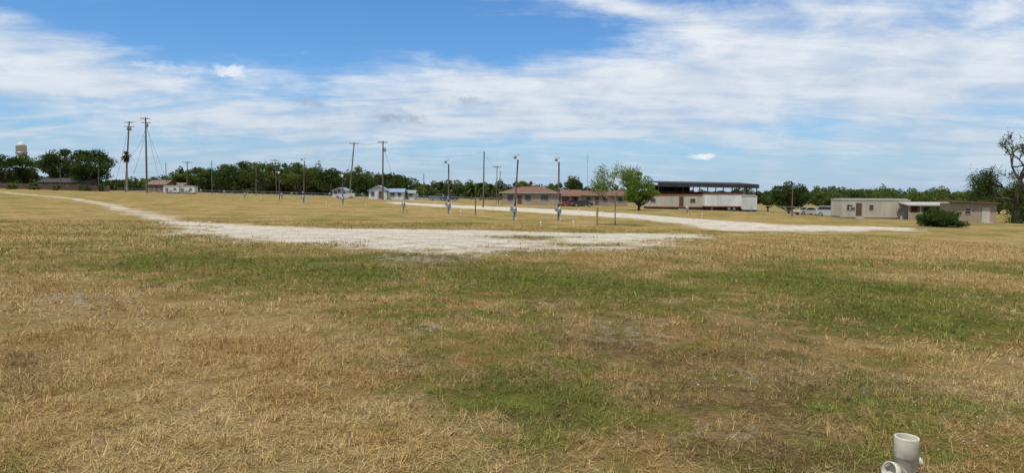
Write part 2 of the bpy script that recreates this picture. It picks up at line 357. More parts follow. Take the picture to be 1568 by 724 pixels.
# ------------------------------------------------------------ trees
bark=mat("bark",(0.10,0.075,0.055),0.95,0.4,4,stretch=(3,3,.6),bump=.02)
barkp=mat("bark_pale",(0.24,0.20,0.15),0.95,0.4,4)
lf_oak=leafmat("foliage_oak",(0.022,0.038,0.010),(0.085,0.120,0.030),0.2)
lf_mid=leafmat("foliage_mesquite",(0.04,0.06,0.014),(0.14,0.18,0.045),0.3)
lf_bright=leafmat("foliage_bright",(0.06,0.10,0.015),(0.18,0.27,0.045),0.4)
lf_dist=leafmat("foliage_distant",(0.022,0.038,0.012),(0.110,0.145,0.045),0.2)
def crown_pts(c,rx,ry,rz,ncl,per,seed,clr=0.33,low=-0.75):
    r=np.random.default_rng(seed); out=[]; cs=[]
    for _ in range(ncl):
        u=r.normal(size=3); u/=np.linalg.norm(u); u[2]=max(u[2],low); k=r.uniform(0.35,1.0)**0.6
        cc=np.array(c)+u*np.array((rx,ry,rz))*k*0.82; cs.append(cc)
        q=r.normal(size=(per,3)); q/=np.linalg.norm(q,axis=1)[:,None]; q*=r.uniform(0.2,1,per)[:,None]**0.5
        out.append(cc+q*np.array((rx,ry,rz*0.75))*clr*r.uniform(0.6,1.25))
    return np.concatenate(out),cs
def tree(name,p,h,w,m,leaf=0.3,ncl=26,per=110,trunk=0.3,seed=1,bm=None,tr=None,clr=0.33,dy=None,dome=False):
    bm=bm or bark; mb=MB(); th=h*trunk; tr=tr or h*0.035
    rz=(h-th)/2*1.02; c=(0,0,th+rz*0.98)
    if dome: pts,cs=crown_pts((0,0,h*.22),w/2,(dy or w)/2,h*.75,ncl,per,seed,clr,-0.12)
    else: pts,cs=crown_pts(c,w/2,(dy or w)/2,rz,ncl,per,seed,clr)
    pts=pts[pts[:,2]>(0.02 if dome else 0.15)]; r=random.Random(seed)
    fork=Vector((r.uniform(-.1,.1)*h*.2,0,th*0.9)); mb.tube([(0,0,-0.1),(fork.x*.4,0,th*.4),fork],[tr*1.3,tr,tr*.8],bm,8)
    for q in cs[:max(6,ncl//2)]:
        q=Vector(q); mid=(fork+q)/2+Vector((r.uniform(-.1,.1)*w,r.uniform(-.1,.1)*w,-0.02*h))
        mb.tube([fork,mid,q],[tr*.55,tr*.3,tr*.1],bm,5,False)
    mb.leaves(pts,leaf,m,0.7,seed); return mb.build(name,p)
# distant line
prof=[(-300,262),(-60,250),(0,250),(60,256),(62,270),(175,276),(200,276),(250,268),(275,258),(330,257),(345,250),(400,247),(425,246),(470,250),(500,256),(560,258),(600,262),(632,272),(650,280),(700,277),(740,276),(790,278),(830,279),(860,282),(900,278),(960,285),(1000,287),(1100,287),(1170,288),(1245,285),(1290,289),(1360,285),(1400,284),(1450,288),(1480,290),(1540,292),(1568,294),(1900,298)]
def pt(px):
    for (a,ya),(b,yb) in zip(prof,prof[1:]):
        if a<=px<=b: return ya+(yb-ya)*(px-a)/(b-a)
mb=MB(); i=0
for row,(dep,off,stp,lfz) in enumerate([(232,1,13,0.55),(300,-2,14,0.75),(430,3,18,1.1)]):
    px=-290
    while px<1880:
        i+=1; dj=dep*random.uniform(.95,1.07)
        if px>760 and row==0 or (px<180 and row==0): px+=stp; continue
        top=pt(px)+off+random.uniform(-4,8)
        if random.random()<0.15: top+=6
        if row==0: top+=5
        p=D(px,dj); zt=Zt(px,top,dj); h=max(2.8,zt-p.z); wd=random.uniform(18,40)*dj/F
        pts,_=crown_pts((p.x,p.y,p.z+h*0.50),wd/2,wd/2,h*0.50,15,50,i,0.4,-0.95)
        mb.leaves(pts[pts[:,2]>p.z],lfz,random.choice([lf_dist,lf_dist,lf_mid,lf_oak]),0.7,i); mb.tube([(p.x,p.y,p.z-.2),(p.x+.2,p.y,p.z+h*.5)],[.25,.15],bark,5,False)
        px+=stp*random.uniform(.6,1.3)
for dep_ in (236,300):
    for px in range(-290,1880,8):
        if dep_==236 and (px>1000): continue
        dj=dep_*random.uniform(.99,1.03); p=D(px,dj); h=random.uniform(1.8,3.6)*(1.25 if dep_==300 else .85); wd=5
        pts,_=crown_pts((p.x,p.y,p.z+h*.4),wd,wd/2,h*.55,5,42,px+999,0.5,-.9); mb.leaves(pts,0.75,lf_dist,.7,px+999)
mb.build("distant_tree_line")
def T(name,px,pb,top,wpx,m,**k):
    p=G(px,pb); h=Zt(px,top,p.y)-p.z; return tree(name,p,h,wpx*S(p),m,**k)
def TD(name,px,dep,top,wpx,m,**k):
    p=D(px,dep); h=Zt(px,top,dep)-p.z; return tree(name,p,h,wpx*dep/F,m,**k)
TD("oak_tree",8,230,231,66,lf_oak,leaf=.5,trunk=.1,seed=3,per=200,ncl=32)
TD("oak_tree",42,236,234,48,lf_mid,leaf=.5,trunk=.1,seed=4,per=160)
TD("oak_tree",90,225,226,64,lf_oak,leaf=.5,trunk=.1,seed=5,per=220,ncl=32)
TD("oak_tree",140,222,223,80,lf_oak,leaf=.5,trunk=.1,seed=6,per=260,ncl=40)
TD("oak_tree",114,236,229,60,lf_mid,leaf=.5,trunk=.1,seed=26,per=180)
for i_,(px,dp,tp,wd) in enumerate([(300,230,256,50),(352,225,247,52),(405,225,241,56),(376,240,245,46),(455,225,246,50),(505,225,253,46),(548,225,259,40),(600,225,261,56),(280,220,262,34),(430,233,247,44),(480,233,252,44),(325,234,257,40),(575,230,263,40)]):
    TD("oak_tree",px,dp,tp,wd,lf_oak if i_%2 else lf_mid,leaf=.5,trunk=.08,seed=40+i_,per=130,ncl=28)
TD("oak_tree",880,235,269,36,lf_oak,leaf=.45,trunk=.1,seed=11)
TD("oak_tree",800,225,276,30,lf_mid,leaf=.45,trunk=.1,seed=12)
T("mesquite_tree",1208,327,275,68,lf_oak,leaf=.26,trunk=.06,seed=13,ncl=40,per=240)
T("mesquite_tree",1176,324,285,26,lf_mid,leaf=.26,trunk=.12,seed=14)
TD("mesquite_tree",1262,160,284,50,lf_mid,leaf=.32,trunk=.06,seed=15,per=150)
TD("mesquite_tree",1355,190,286,66,lf_mid,leaf=.35,trunk=.06,seed=16,per=150)
TD("mesquite_tree",1420,190,287,66,lf_mid,leaf=.35,trunk=.06,seed=17,per=150)
TD("mesquite_tree",1312,180,286,50,lf_oak,leaf=.35,trunk=.06,seed=18,per=150)
T("young_ash_tree",978,322,262,64,lf_bright,leaf=.26,trunk=.10,seed=19,ncl=40,per=230,clr=.28)
T("juniper_shrub",1438,347,314,78,lf_oak,leaf=.15,trunk=.02,seed=20,ncl=70,per=230,clr=.24,dome=True)
def grow(mb,p,d,L,r,lev,rr,tips,m,spread=0.55,up=0.12):
    q=p+d*L; mid=(p+q)/2+Vector((rr.uniform(-1,1),rr.uniform(-1,1),rr.uniform(-1,1)))*L*.08
    mb.tube([p,mid,q],[r,r*.85,r*.68],m,6 if lev>2 else 4,False)
    if lev==0: tips.append(q); return
    tips.append(q) if lev<3 else None
    for i in range(rr.choice([2,3,3]) if lev>1 else 2):
        nd=(d+Vector((rr.gauss(0,1),rr.gauss(0,1),rr.gauss(0,.7)))*spread+Vector((0,0,up))).normalized()
        grow(mb,q,nd,L*rr.uniform(.62,.88),r*.64,lev-1,rr,tips,m,spread,up)
p=G(942,345); mb=MB(); rr=random.Random(5); tips=[]; s=S(p)
mb.tube([(0,0,-.05),(-.03,0,1.6),(0.02,0,2.9)],[.07,.055,.045],barkp,7)
for k in range(7):
    a=k*0.9+2.6; grow(mb,Vector((0,0,1.9+.2*k)),Vector((math.cos(a)*.9-.25,math.sin(a)*.8,.75)).normalized(),1.05,.035,3,rr,tips,barkp,.45,.12)
pts=np.array([tuple(t) for t in tips]); q=np.repeat(pts,24,0)+rng.normal(size=(len(pts)*24,3))*.2; q=q[q[:,2]>1.7]
mb.leaves(q,.13,lf_bright,.6,3); mb.build("young_mesquite_tree",p)
p=G(1556,342); mb=MB(); rr=random.Random(21); tips=[]; s=S(p)
mb.tube([(0,0,-.1),(-.2,0,2.0),(-.15,0,4.2),(.25,0,6.2)],[.62,.48,.42,.36],bark,10)
for st,dv,L in [((.25,0,6.2),(-.5,.2,1),2.3),((.25,0,6.2),(.5,-.1,1),2.3),((.25,0,6.2),(.05,-.3,1),2.0),((-.15,0,4.2),(-1,.1,.5),2.2),((-.1,0,5),(1,.1,.6),2.3),((-.2,0,3.2),(.9,.3,.55),2.0),((-.2,0,3.0),(-1,-.1,.35),2.0)]:
    grow(mb,Vector(st),Vector(dv).normalized(),L,.2,4,rr,tips,bark,.5,.08)
pts=np.array([tuple(t) for t in tips]); lo=pts[pts[:,2]<7.2]; hi=pts[pts[:,2]>=7.2]
q=np.repeat(lo,34,0)+rng.normal(size=(len(lo)*34,3))*.45; hi=hi[rng.random(len(hi))<.55]; q2=np.repeat(hi,11,0)+rng.normal(size=(len(hi)*11,3))*.25
mb.leaves(np.concatenate([q,q2]),.2,lf_oak,.7,8)
vp=[]
for k in range(420):
    z=rng.uniform(.2,5.8); a=rng.uniform(0,6.28); r0=rng.uniform(.4,1.5); vp.append((-.1+math.cos(a)*r0,math.sin(a)*r0,z))
q=np.repeat(np.array(vp),9,0)+rng.normal(size=(len(vp)*9,3))*.25; mb.leaves(q,.2,lf_oak,.7,9)
mb.build("half_dead_pecan_tree",p)
T("mesquite_tree",1508,334,268,54,lf_mid,leaf=.24,trunk=.12,seed=22,ncl=30,per=110,clr=.3)
T("mesquite_tree",1566,340,280,50,lf_mid,leaf=.24,trunk=.06,seed=23,ncl=30,per=140)
T("mesquite_tree",1610,338,262,80,lf_oak,leaf=.24,trunk=.12,seed=24,ncl=30,per=150)
TD("mesquite_tree",1470,190,288,60,lf_mid,leaf=.35,trunk=.06,seed=27,per=150)
TD("mesquite_tree",1530,180,286,60,lf_oak,leaf=.35,trunk=.06,seed=28,per=150)
def palm(px,dep,top,fr,seed):
    p=D(px,dep); h=Zt(px,top,dep)-p.z-fr*.6; mb=MB(); r=random.Random(seed)
    mb.tube([(0,0,-.1),(.1,0,h*.5),(0,0,h)],[.28,.2,.2],barkp,8)
    V=[];Fc=[]
    for k in range(46):
        a=r.uniform(0,6.28); e=r.uniform(-1.1,1.3); L=fr*r.uniform(.8,1.1); pr=Vector((0,0,h)); d=Vector((math.cos(a)*math.cos(e),math.sin(a)*math.cos(e),math.sin(e)))
        sd_=d.cross(Vector((0,0,1))).normalized(); pts=[]
        for j in range(5):
            t=j/4; c=pr+d*L*t+Vector((0,0,-.35*L*t*t)); wdt=fr*.17*math.sin(math.pi*min(.97,t*.8+.18)); pts.append((c-sd_*wdt,c+sd_*wdt))
        b0=len(V); 
        for a_,b_ in pts: V+= [tuple(a_),tuple(b_)]
        for j in range(4): Fc.append((b0+2*j,b0+2*j+1,b0+2*j+3,b0+2*j+2))
    mb.add(V,Fc,lf_oak); mb.build("palm_tree",p)
palm(195,200,231,2.0,1)
for a in [(722,210,281,2.4,2),(736,205,279,2.4,3),(752,212,281,2.4,4),(765,215,283,2.2,5)]: palm(*a)
# ------------------------------------------------------------ poles
wood=mat("weathered_pole_wood",(0.13,0.10,0.075),.9,.35,2,stretch=(4,4,.4))
steel=mat("galvanised_steel",(0.35,0.36,0.37),.5,.2,3,metal=.6)
greyp=mat("grey_paint",(0.22,0.24,0.26),.6,.2,3)
lampw=mat("lamp_white",(0.7,0.7,0.68),.4,.1,3)
tankw=mat("tank_paint",(0.5,0.5,0.49),.5,.15,.3)
cer=mat("ceramic",(0.3,0.28,0.26),.4)
wirem=mat("cable",(0.08,0.08,0.08),.6)
TOPS={}
def upole(key,px,dep,top,lean=0,arm=True,xf=0,r=.17,yawarm=.3,name="utility_pole",arms=1):
    p=D(px,dep); h=Zt(px,top,dep)-p.z; g=Grp(); s=dep/F; tx=lean*s
    g['pole'].tube([(0,0,-.3),(tx*.5,0,h*.5),(tx,0,h)],[r*1.15,r,r*.75],wood,10)
    ca,sa=math.cos(yawarm),math.sin(yawarm)
    if arm:
        for ai in range(arms):
            zz=h-.35-ai*1.1; L=1.25
            g['crossarm'].box((tx*zz/h,-.18 if ai%2==0 else .18,zz),(2*L,.12,.14),wood,yawarm)
            for u in(-1.1,-.45,.45,1.1): g['insulators'].lathe((tx+u*ca,-.18+u*sa,zz+.07),[(.02,0),(.07,.03),(.04,.1),(.07,.13),(.05,.2),(.0,.21)],cer,8)
            for u in(-.6,.6): g['braces'].tube([(tx+u*ca,-.2+u*sa,zz-.05),(tx,-.2,zz-.7)],.02,steel,5)
    for k in range(xf):
        a=k*2.1+.5; cx_,cy_=tx*.9+math.cos(a)*.45,math.sin(a)*.45-.1
        g['transformer'].lathe((cx_,cy_,h-2.6),[(0,0),(.26,.0),(.28,.06),(.28,.85),(.24,.93),(0,.97)],greyp,14)
        g['transformer'].tube([(cx_,cy_,h-1.63),(cx_,cy_,h-1.4)],.04,cer,6)
        g['transformer'].box((cx_/2+tx*.45,cy_/2,h-2.1),(.4,.06,.1),steel,a)
    g.make(name,p); TOPS[key]=(Vector((p.x+tx,p.y,p.z+h-.2)),h)
upole('a',192,200,186,9,xf=2,r=.22,arms=2); upole('b',225,195,180,1,xf=1,r=.24,arms=2)
upole('c',535,185,218,8,xf=0,r=.18,arms=1); upole('d',586,170,216,1,xf=1,r=.19,arms=1)
upole('e',740,120,232,1,arm=False,r=.12); upole('f',325,190,246,0,arm=False,r=.12); upole('g',424,200,244,-2,arm=True,r=.12)
upole('h',392,190,252,1,arm=False,r=.12); upole('i',649,200,266,0,arm=False,r=.12); upole('j',760,200,254,1,arm=True,r=.12); upole('l',763,160,262,3,arm=False,r=.1)
upole('m',286,205,247,2,arm=True,r=.13); upole('n',1213,110,288,0,arm=False,r=.1); upole('o',255,210,250,0,arm=False,r=.12); upole('q',93,210,256,0,arm=False,r=.12); upole('r',152,215,258,0,arm=False,r=.12)
def wire(a,b,sag,r=.014,k=14,mbx=None):
    pts=[a.lerp(b,i/k)-Vector((0,0,4*sag*(i/k)*(1-i/k))) for i in range(k+1)]; mbx.tube(pts,r,wirem,4,False)
mb=MB(); tp=lambda k:TOPS[k][0]
for off in (0,-.6,.6):
    o_=Vector((off,0,0))
    wire(tp('a')+o_,tp('b')+o_,.3,mbx=mb); wire(tp('b')+o_,tp('c')+o_,2.2,.005,mbx=mb); wire(tp('c')+o_,tp('d')+o_,.5,mbx=mb)
wire(tp('a'),D(-200,230)+Vector((0,0,13)),2,.007,mbx=mb)
wire(tp('d'),D(1560,150)+Vector((0,0,13.5)),1.5,.007,30,mbx=mb)
wire(tp('m'),tp('g'),1,mbx=mb); wire(tp('g'),tp('j'),2.5,mbx=mb); wire(tp('d')-Vector((0,0,2)),tp('e'),1.2,mbx=mb); wire(tp('e'),tp('j'),.8,mbx=mb)
wire(tp('b')-Vector((0,0,1)),D(248,196)+Vector((0,0,.2)),0,.035,mbx=mb); wire(tp('b')-Vector((0,0,2)),D(262,196)+Vector((0,0,.2)),0,.03,mbx=mb)
wire(tp('a')-Vector((0,0,1)),D(174,200)+Vector((0,0,.2)),0,.035,mbx=mb); wire(tp('b')-Vector((0,0,3)),tp('a')-Vector((0,0,9)),1.5,.035,mbx=mb)
wire(tp('b')-Vector((0,0,4)),D(205,197)+Vector((0,0,5)),.5,.035,mbx=mb)
wire(tp('c')-Vector((0,0,1)),D(522,186)+Vector((0,0,.2)),0,.025,mbx=mb); wire(tp('d')-Vector((0,0,1)),D(612,172)+Vector((0,0,.2)),0,.025,mbx=mb)
mb.build("overhead_power_lines")
def pedestal(g,x,y,s=1.0):
    g['pedestal_post'].box((x,y,.35*s),(.1*s,.1*s,.8*s),greyp); g['meter_box'].box((x,y-.03,.92*s),(.36*s,.22*s,.5*s),greyp)
    g['meter_box'].box((x,y-.16*s,.85*s),(.26*s,.04*s,.28*s),steel)
    g['meter'].tube([(x,y-.14*s,1.08*s),(x,y-.26*s,1.08*s)],.09*s,lampw,12)
    g['conduit'].tube([(x+.14*s,y,0),(x+.14*s,y,.7*s)],.025*s,lampw,8)
def lamppole(px,pb,top,lean=0,ped=True,dep=None,r=.085):
    p=G(px,pb) if dep is None else D(px,dep); h=Zt(px,top,p.y)-p.z; g=Grp(); tx=lean*S(p)
    g['pole'].tube([(0,0,-.2),(tx*.5,0,h*.5),(tx,0,h)],[r*1.2,r,r*.85],wood,9)
    g['arm'].tube([(tx,0,h-.25),(tx-.18,-.2,h-.1),(tx-.3,-.35,h-.1)],.025,steel,6)
    g['lamp_head'].lathe((tx-.32,-.38,h-.42),[(.0,.0),(.12,.02),(.17,.12),(.13,.26),(.08,.34),(0,.36)],greyp,12)
    g['ballast_box'].box((tx-.02,-.14,h-.3),(.3,.18,.4),lampw)
    if ped:
        pedestal(g,.06,-.28,1.2); g['transformer_box'].box((-.05,-.16,1.9),(.22,.14,.34),greyp); g['transformer_box'].box((-.28,-.2,1.15),(.24,.2,.4),greyp)
    g.make("yard_lamp_pole",p)
lamppole(787,338,237,6); lamppole(855,338,241,0); lamppole(687,328,245,0); lamppole(465,312,242,2); lamppole(525,315,266,0); lamppole(428,306,262,0,False)
def ped(px,pb):
    g=Grp(); pedestal(g,0,0,1.15); g['water_tap'].tube([(.4,0,0),(.4,0,.5),(.4,-.12,.55)],.03,steel,6); g.make("rv_utility_pedestal",G(px,pb),random.uniform(-.4,.4))
for a in [(618,327),(375,306),(344,300),(432,306),(447,303),(308,297),(290,299),(555,303),(505,303),(640,304),(1052,330)]: ped(*a)
rustw=mat("old_post_wood",(0.30,0.23,0.13),.9,.3,5)
def post(name,px,pb,top,r,m,cap=False):
    p=G(px,pb); h=Zt(px,top,p.y)-p.z; mb=MB(); mb.tube([(0,0,-.1),(0,0,h)],[r,r*.95],m,9)
    if cap: mb.lathe((0,0,h-.02),[(r*1.5,-.1),(r*1.5,.0),(r*.8,.06),(0,.07)],m,10)
    mb.build(name,p)
post("wood_post",914,347,317,.10,rustw); post("wood_post",728,330,300,.07,wood); post("wood_post",741,310,296,.08,wood)
pvc=mat("pvc_white",(0.55,0.53,0.48),.35,.06,6,spec=.5)
for a in [(706,331,322),(878,346,339),(886,325,320),(560,318,312),(604,316,311),(828,347,340),(648,320,315),(755,322,317),(922,330,324),(500,316,311),(400,306,302),(1075,334,327)]: post("pvc_standpipe",a[0],a[1],a[2],.045,pvc,True)
# ------------------------------------------------------------ buildings
tan=mat("tan_siding",(0.30,0.24,0.165),.85,.15,.8); tan2=mat("pale_siding",(0.40,0.36,0.28),.8,.15,.8,stretch=(1,1,.2)); wht=mat("white_siding",(0.55,0.55,0.52),.7,.2,.7,stretch=(1,1,.25))
brn=mat("brown_roof_shingle",(0.16,0.085,0.055),.9,.3,3); dkr=mat("dark_metal_roof",(0.035,0.032,0.03),.6,.3,.6); rust=mat("rust_metal",(0.20,0.085,0.045),.8,.4,1.2)
blr=mat("blue_grey_roof",(0.20,0.27,0.34),.6,.15,1); gls=mat("window_glass",(0.02,0.025,0.03),.15,.1,1,spec=.6); trim=mat("painted_trim",(0.36,0.34,0.29),.6,.1,2); dkd=mat("brown_door",(0.10,0.055,0.035),.7)
blk=mat("dark_skirt",(0.05,0.045,0.04),.9,.3,1)
def window(g,x,z,w_,h_,y=0):
    g['windows'].b2(x-w_/2,x+w_/2,y-.045,y-.01,z,z+h_,gls)
    for a,b_,c,d_ in [(x-w_/2-.05,x-w_/2,z-.05,z+h_+.05),(x+w_/2,x+w_/2+.05,z-.05,z+h_+.05),(x-w_/2,x+w_/2,z+h_,z+h_+.05),(x-w_/2,x+w_/2,z-.05,z),(x-w_/2,x+w_/2,z+h_/2-.02,z+h_/2+.02)]:
        g['window_frames'].b2(a,b_,y-.075,y-.008,c,d_,trim)
def door(g,x,w_=.95,h_=2.05,y=0,m=None,z0=.1):
    g['door'].b2(x-w_/2,x+w_/2,y-.05,y-.008,z0,z0+h_,m or dkd); g['door_frame'].b2(x-w_/2-.06,x-w_/2,y-.07,y-.006,z0,z0+h_+.06,trim); g['door_frame'].b2(x+w_/2,x+w_/2+.06,y-.07,y-.006,z0,z0+h_+.06,trim)
    g['door_frame'].b2(x-w_/2,x+w_/2,y-.07,y-.006,z0+h_,z0+h_+.06,trim); g['step'].b2(x-.6,x+.6,y-.8,y-.09,0,.15,tan2)
def roof_hip(g,x0,x1,y0,y1,z,rh,m,ov=.45,hip=1.0,key='roof'):
    x0-=ov;x1+=ov;y0-=ov;y1+=ov; hy=(y1-y0)/2; ym=(y0+y1)/2; hx=hy*hip
    V=[(x0,y0,z),(x1,y0,z),(x1,y1,z),(x0,y1,z),(x0+hx,ym,z+rh),(x1-hx,ym,z+rh)]
    V+=[(a,b_,c-.16) for a,b_,c in V[:4]]
    g[key].add(V,[(0,1,5,4),(1,2,5),(2,3,4,5),(3,0,4),(9,8,7,6)],m); g[key+'_fascia'].add(V,[(6,7,1,0),(7,8,2,1),(8,9,3,2),(9,6,0,3)],trim)
def gable(g,x0,x1,y0,y1,z,rh,m,wall,ov=.4,key='roof',ridge='x'):
    t=.12
    if ridge=='x':
        ym=(y0+y1)/2
        for sgn,ye in((-1,y0-ov),(1,y1+ov)):
            g[key].add([(x0-ov,ye,z-ov*rh/((y1-y0)/2)),(x1+ov,ye,z-ov*rh/((y1-y0)/2)),(x1+ov,ym,z+rh),(x0-ov,ym,z+rh)]+[(x0-ov,ye,z+t-ov*rh/((y1-y0)/2)),(x1+ov,ye,z+t-ov*rh/((y1-y0)/2)),(x1+ov,ym,z+rh+t),(x0-ov,ym,z+rh+t)],[(3,2,1,0),(4,5,6,7),(0,1,5,4),(1,2,6,5),(3,0,4,7)],m)
        for xx in(x0,x1): g['gable_wall'].add([(xx,y0,z),(xx,y1,z),(xx,ym,z+rh)],[(0,1,2)],wall)
    else:
        xm=(x0+x1)/2; dz=ov*rh/((x1-x0)/2)
        for xe in(x0-ov,x1+ov):
            g[key].add([(xe,y0-ov,z-dz),(xe,y1+ov,z-dz),(xm,y1+ov,z+rh),(xm,y0-ov,z+rh)]+[(xe,y0-ov,z-dz+t),(xe,y1+ov,z-dz+t),(xm,y1+ov,z+rh+t),(xm,y0-ov,z+rh+t)],[(3,2,1,0),(4,5,6,7),(0,1,5,4),(0,4,7,3)],m)
        for yy in(y0,y1): g['gable_wall'].add([(x0,yy,z),(x1,yy,z),(xm,yy,z+rh)],[(0,1,2)],wall)
def place(pxc,dep): return D(pxc,dep)
# tan house 770-890
dep=150; s=dep/F; g=Grp(); hw=60*s
g['walls'].b2(-hw,hw*.45,0,9,-.3,2.75,tan); g['walls_wing'].b2(hw*.45+.002,hw,1.2,8,-.3,2.3,tan)
roof_hip(g,-hw,hw*.45,0,9,2.75,1.3,brn,.5,.9); gable(g,hw*.45+.6,hw,1.2,8,2.3,1.0,brn,tan,.35,'roof_wing')
for x in(-6.6,-2.8): window(g,x,1.1,1.3,1.1)
door(g,-4.6); window(g,.8,1.2,1.6,1.0); window(g,5.8,.9,1.4,1.0,1.2); door(g,7.4,y=1.2)
for x in(4.4,6.4,8.4): g['porch_posts'].b2(x-.06,x+.06,-.4,-.28,0,2.0,trim)
g['porch_roof'].add([(4.1,-.6,1.98),(8.7,-.6,1.98),(8.7,1.15,2.3),(4.1,1.15,2.3),(4.1,-.6,2.08),(8.7,-.6,2.08),(8.7,1.15,2.4),(4.1,1.15,2.4)],[(3,2,1,0),(4,5,6,7),(0,1,5,4),(1,2,6,5),(3,0,4,7)],brn)
g['chimney'].b2(-1.2,-.6,5,5.7,3.3,4.4,rust)
g.make("tan_house",place(828,dep),-.08)
dep=160; s=dep/F; g=Grp(); hw=36*s
g['walls'].b2(-hw,hw,0,8,-.3,2.4,tan); gable(g,-hw,hw,0,8,2.4,1.0,brn,tan,.45)
for x in(-3.6,.2,3.8): window(g,x,1.0,1.2,1.0)
door(g,-1.7); g.make("brown_roof_house",place(925,dep),.05)
dep=180; s=dep/F; g=Grp()
g['walls'].b2(-3.4,1.2,0,7,-.3,2.3,wht); gable(g,-3.4,1.2,0,7,2.3,1.2,blr,wht,.35,'roof','y')
g['walls_wing'].b2(1.202,5.4,1,6,-.3,1.9,wht); gable(g,1.7,5.4,1,6,1.9,.8,blr,wht,.35,'roof_wing')
window(g,-2.4,.9,.8,1.0); door(g,-.4); window(g,2.6,.8,1.0,.9,1); window(g,4.4,.8,.8,.9,1)
g.make("white_house",place(585,dep),.05)
# canopy + trailers
dep=142; s=dep/F; o0=place(1082,dep)
g=Grp(); x0,x1=(1006-1082)*s,(1160-1082)*s; zt=Zt(1082,279,dep)-o0.z
g['roof_deck'].add([(x0,-.5,zt-.25),(x1,-.5,zt-.55),(x1,12,zt+.0),(x0,12,zt+.25),(x0,-.5,zt-.1),(x1,-.5,zt-.4),(x1,12,zt+.15),(x0,12,zt+.4)],[(3,2,1,0),(4,5,6,7),(0,1,5,4),(1,2,6,5),(2,3,7,6),(3,0,4,7)],dkr)
g['fascia'].add([(x0,-.62,zt-.95),(x1,-.62,zt-1.2),(x1,-.52,zt-1.2),(x0,-.52,zt-.95),(x0,-.62,zt-.22),(x1,-.62,zt-.5),(x1,-.52,zt-.5),(x0,-.52,zt-.22)],[(3,2,1,0),(4,5,6,7),(0,1,5,4),(1,2,6,5),(2,3,7,6),(3,0,4,7)],dkr)
g['back_wall'].b2(x0+.5,x1-11,11.6,11.75,.8,zt-.6,dkr)
nb=8
for k in range(nb+1):
    x=x0+.3+(x1-x0-.6)*k/nb
    if k%2==0:
        for y in(0,6,11.4): g['posts'].tube([(x,y,-.2),(x,y,zt-.5)],.11,dkr,8)
    g['trusses'].b2(x-.05,x+.05,0,11.4,zt-.9,zt-.6,dkr)
g.make("metal_canopy",o0,0)
def trailer(name,pl,L,wd,z0,h,body,rooftrim,wins=(),doors=(),yaw=0,skirt=None,wheels=True,ribs=True):
    g=Grp(); hl=L/2
    g['body'].b2(-hl,hl,0,wd,z0,z0+h,body); g['roof'].b2(-hl-.06,hl+.06,-.06,wd+.06,z0+h+.002,z0+h+.16,rooftrim)
    g['roof'].b2(-hl+.2,hl-.2,.4,wd-.4,z0+h+.163,z0+h+.3,rooftrim)
    if ribs:
        k=int(L/1.2)
        for i in range(k+1): x=-hl+L*i/k; g['panel_ribs'].b2(x-.025,x+.025,-.03,-.002,z0+.05,z0+h-.05,body)
    g['floor_rail'].b2(-hl,hl,-.04,-.005,z0-.18,z0,rooftrim)
    if skirt: g['skirting'].b2(-hl+.05,hl-.05,.05,wd-.05,-.3,z0-.002,skirt)
    if wheels:
        for x in(hl-2.2,hl-3.2):
            g['wheels'].tube([(x,.0,.42),(x,.3,.42)],.42,blk,16); g['wheels'].tube([(x,-.03,.42),(x,.0,.42)],.2,steel,12)
        g['landing_gear'].b2(-hl+1.5,-hl+1.65,.3,.45,0,z0,steel)
        g['chassis'].b2(-hl+.5,hl-.3,.8,1.6,z0-.5,z0-.19,blk)
    for x,z,a,b_ in wins: window(g,x,z,a,b_)
    for x in doors: door(g,x,.9,1.95,z0=z0+.1)
    return g.make(name,pl,yaw)
s=138/F
trailer("storage_trailer",D(1110,138),62*s,2.5,.95,2.3,wht,rust,yaw=-.03)
trailer("storage_trailer",D(1148,137),21*s,2.6,.5,2.5,wht,trim,yaw=-.03,skirt=blk,wheels=False)
trailer("office_trailer",D(1034,140),90*s,3.0,.6,2.2,tan2,rust,wins=[(-4.5,1.5,.9,.7),(3.5,1.5,1,.7)],doors=(1.2,),skirt=blk,wheels=False)
g=Grp()
g['walls'].b2(-9,9,0,5,-.2,3.5,rust); g['roof'].b2(-9.3,9.3,-.4,5.3,3.502,3.75,rust); window(g,-2,1.2,1,1); door(g,2); g.make("rusty_shed",D(1070,149))
# right complex
dep=107; s=dep/F
trailer("portable_office_building",D(1340,dep),104*s,3.6,.35,2.45,tan2,trim,wins=[(-3.9,1.4,.8,.7),(-.6,1.4,.6,.7),(4.2,1.3,.9,.8)],doors=(-2.5,),skirt=tan,wheels=False,yaw=-.04)
g=Grp(); hw=34*s
g['back_wall'].b2(-hw,hw,2.5,2.7,-.2,2.3,tan2); g['roof'].add([(-hw-.3,-.3,2.2),(hw+.3,-.3,2.2),(hw+.3,3,2.6),(-hw-.3,3,2.6),(-hw-.3,-.3,2.36),(hw+.3,-.3,2.36),(hw+.3,3,2.76),(-hw-.3,3,2.76)],[(3,2,1,0),(4,5,6,7),(0,1,5,4),(1,2,6,5),(2,3,7,6),(3,0,4,7)],trim)
for k in range(5): x=-hw+2*hw*k/4; g['posts'].b2(x-.05,x+.05,0,.1,-.1,2.2,trim)
g['side_wall'].b2(-hw,-hw+2,-.05,.0,-.1,1.2,tan); window(g,.5,1,1,.9,2.5); door(g,-1.4,y=2.5)
g.make("porch_shelter",D(1428,104),-.05)
dep=98; s=dep/F; g=Grp(); hw=32*s
g['walls'].b2(-hw,hw,0,3.4,-.2,2.75,tan)
for k in range(13): x=-hw+2*hw*k/12; g['battens'].b2(x-.02,x+.02,-.025,-.001,0,2.7,tan)
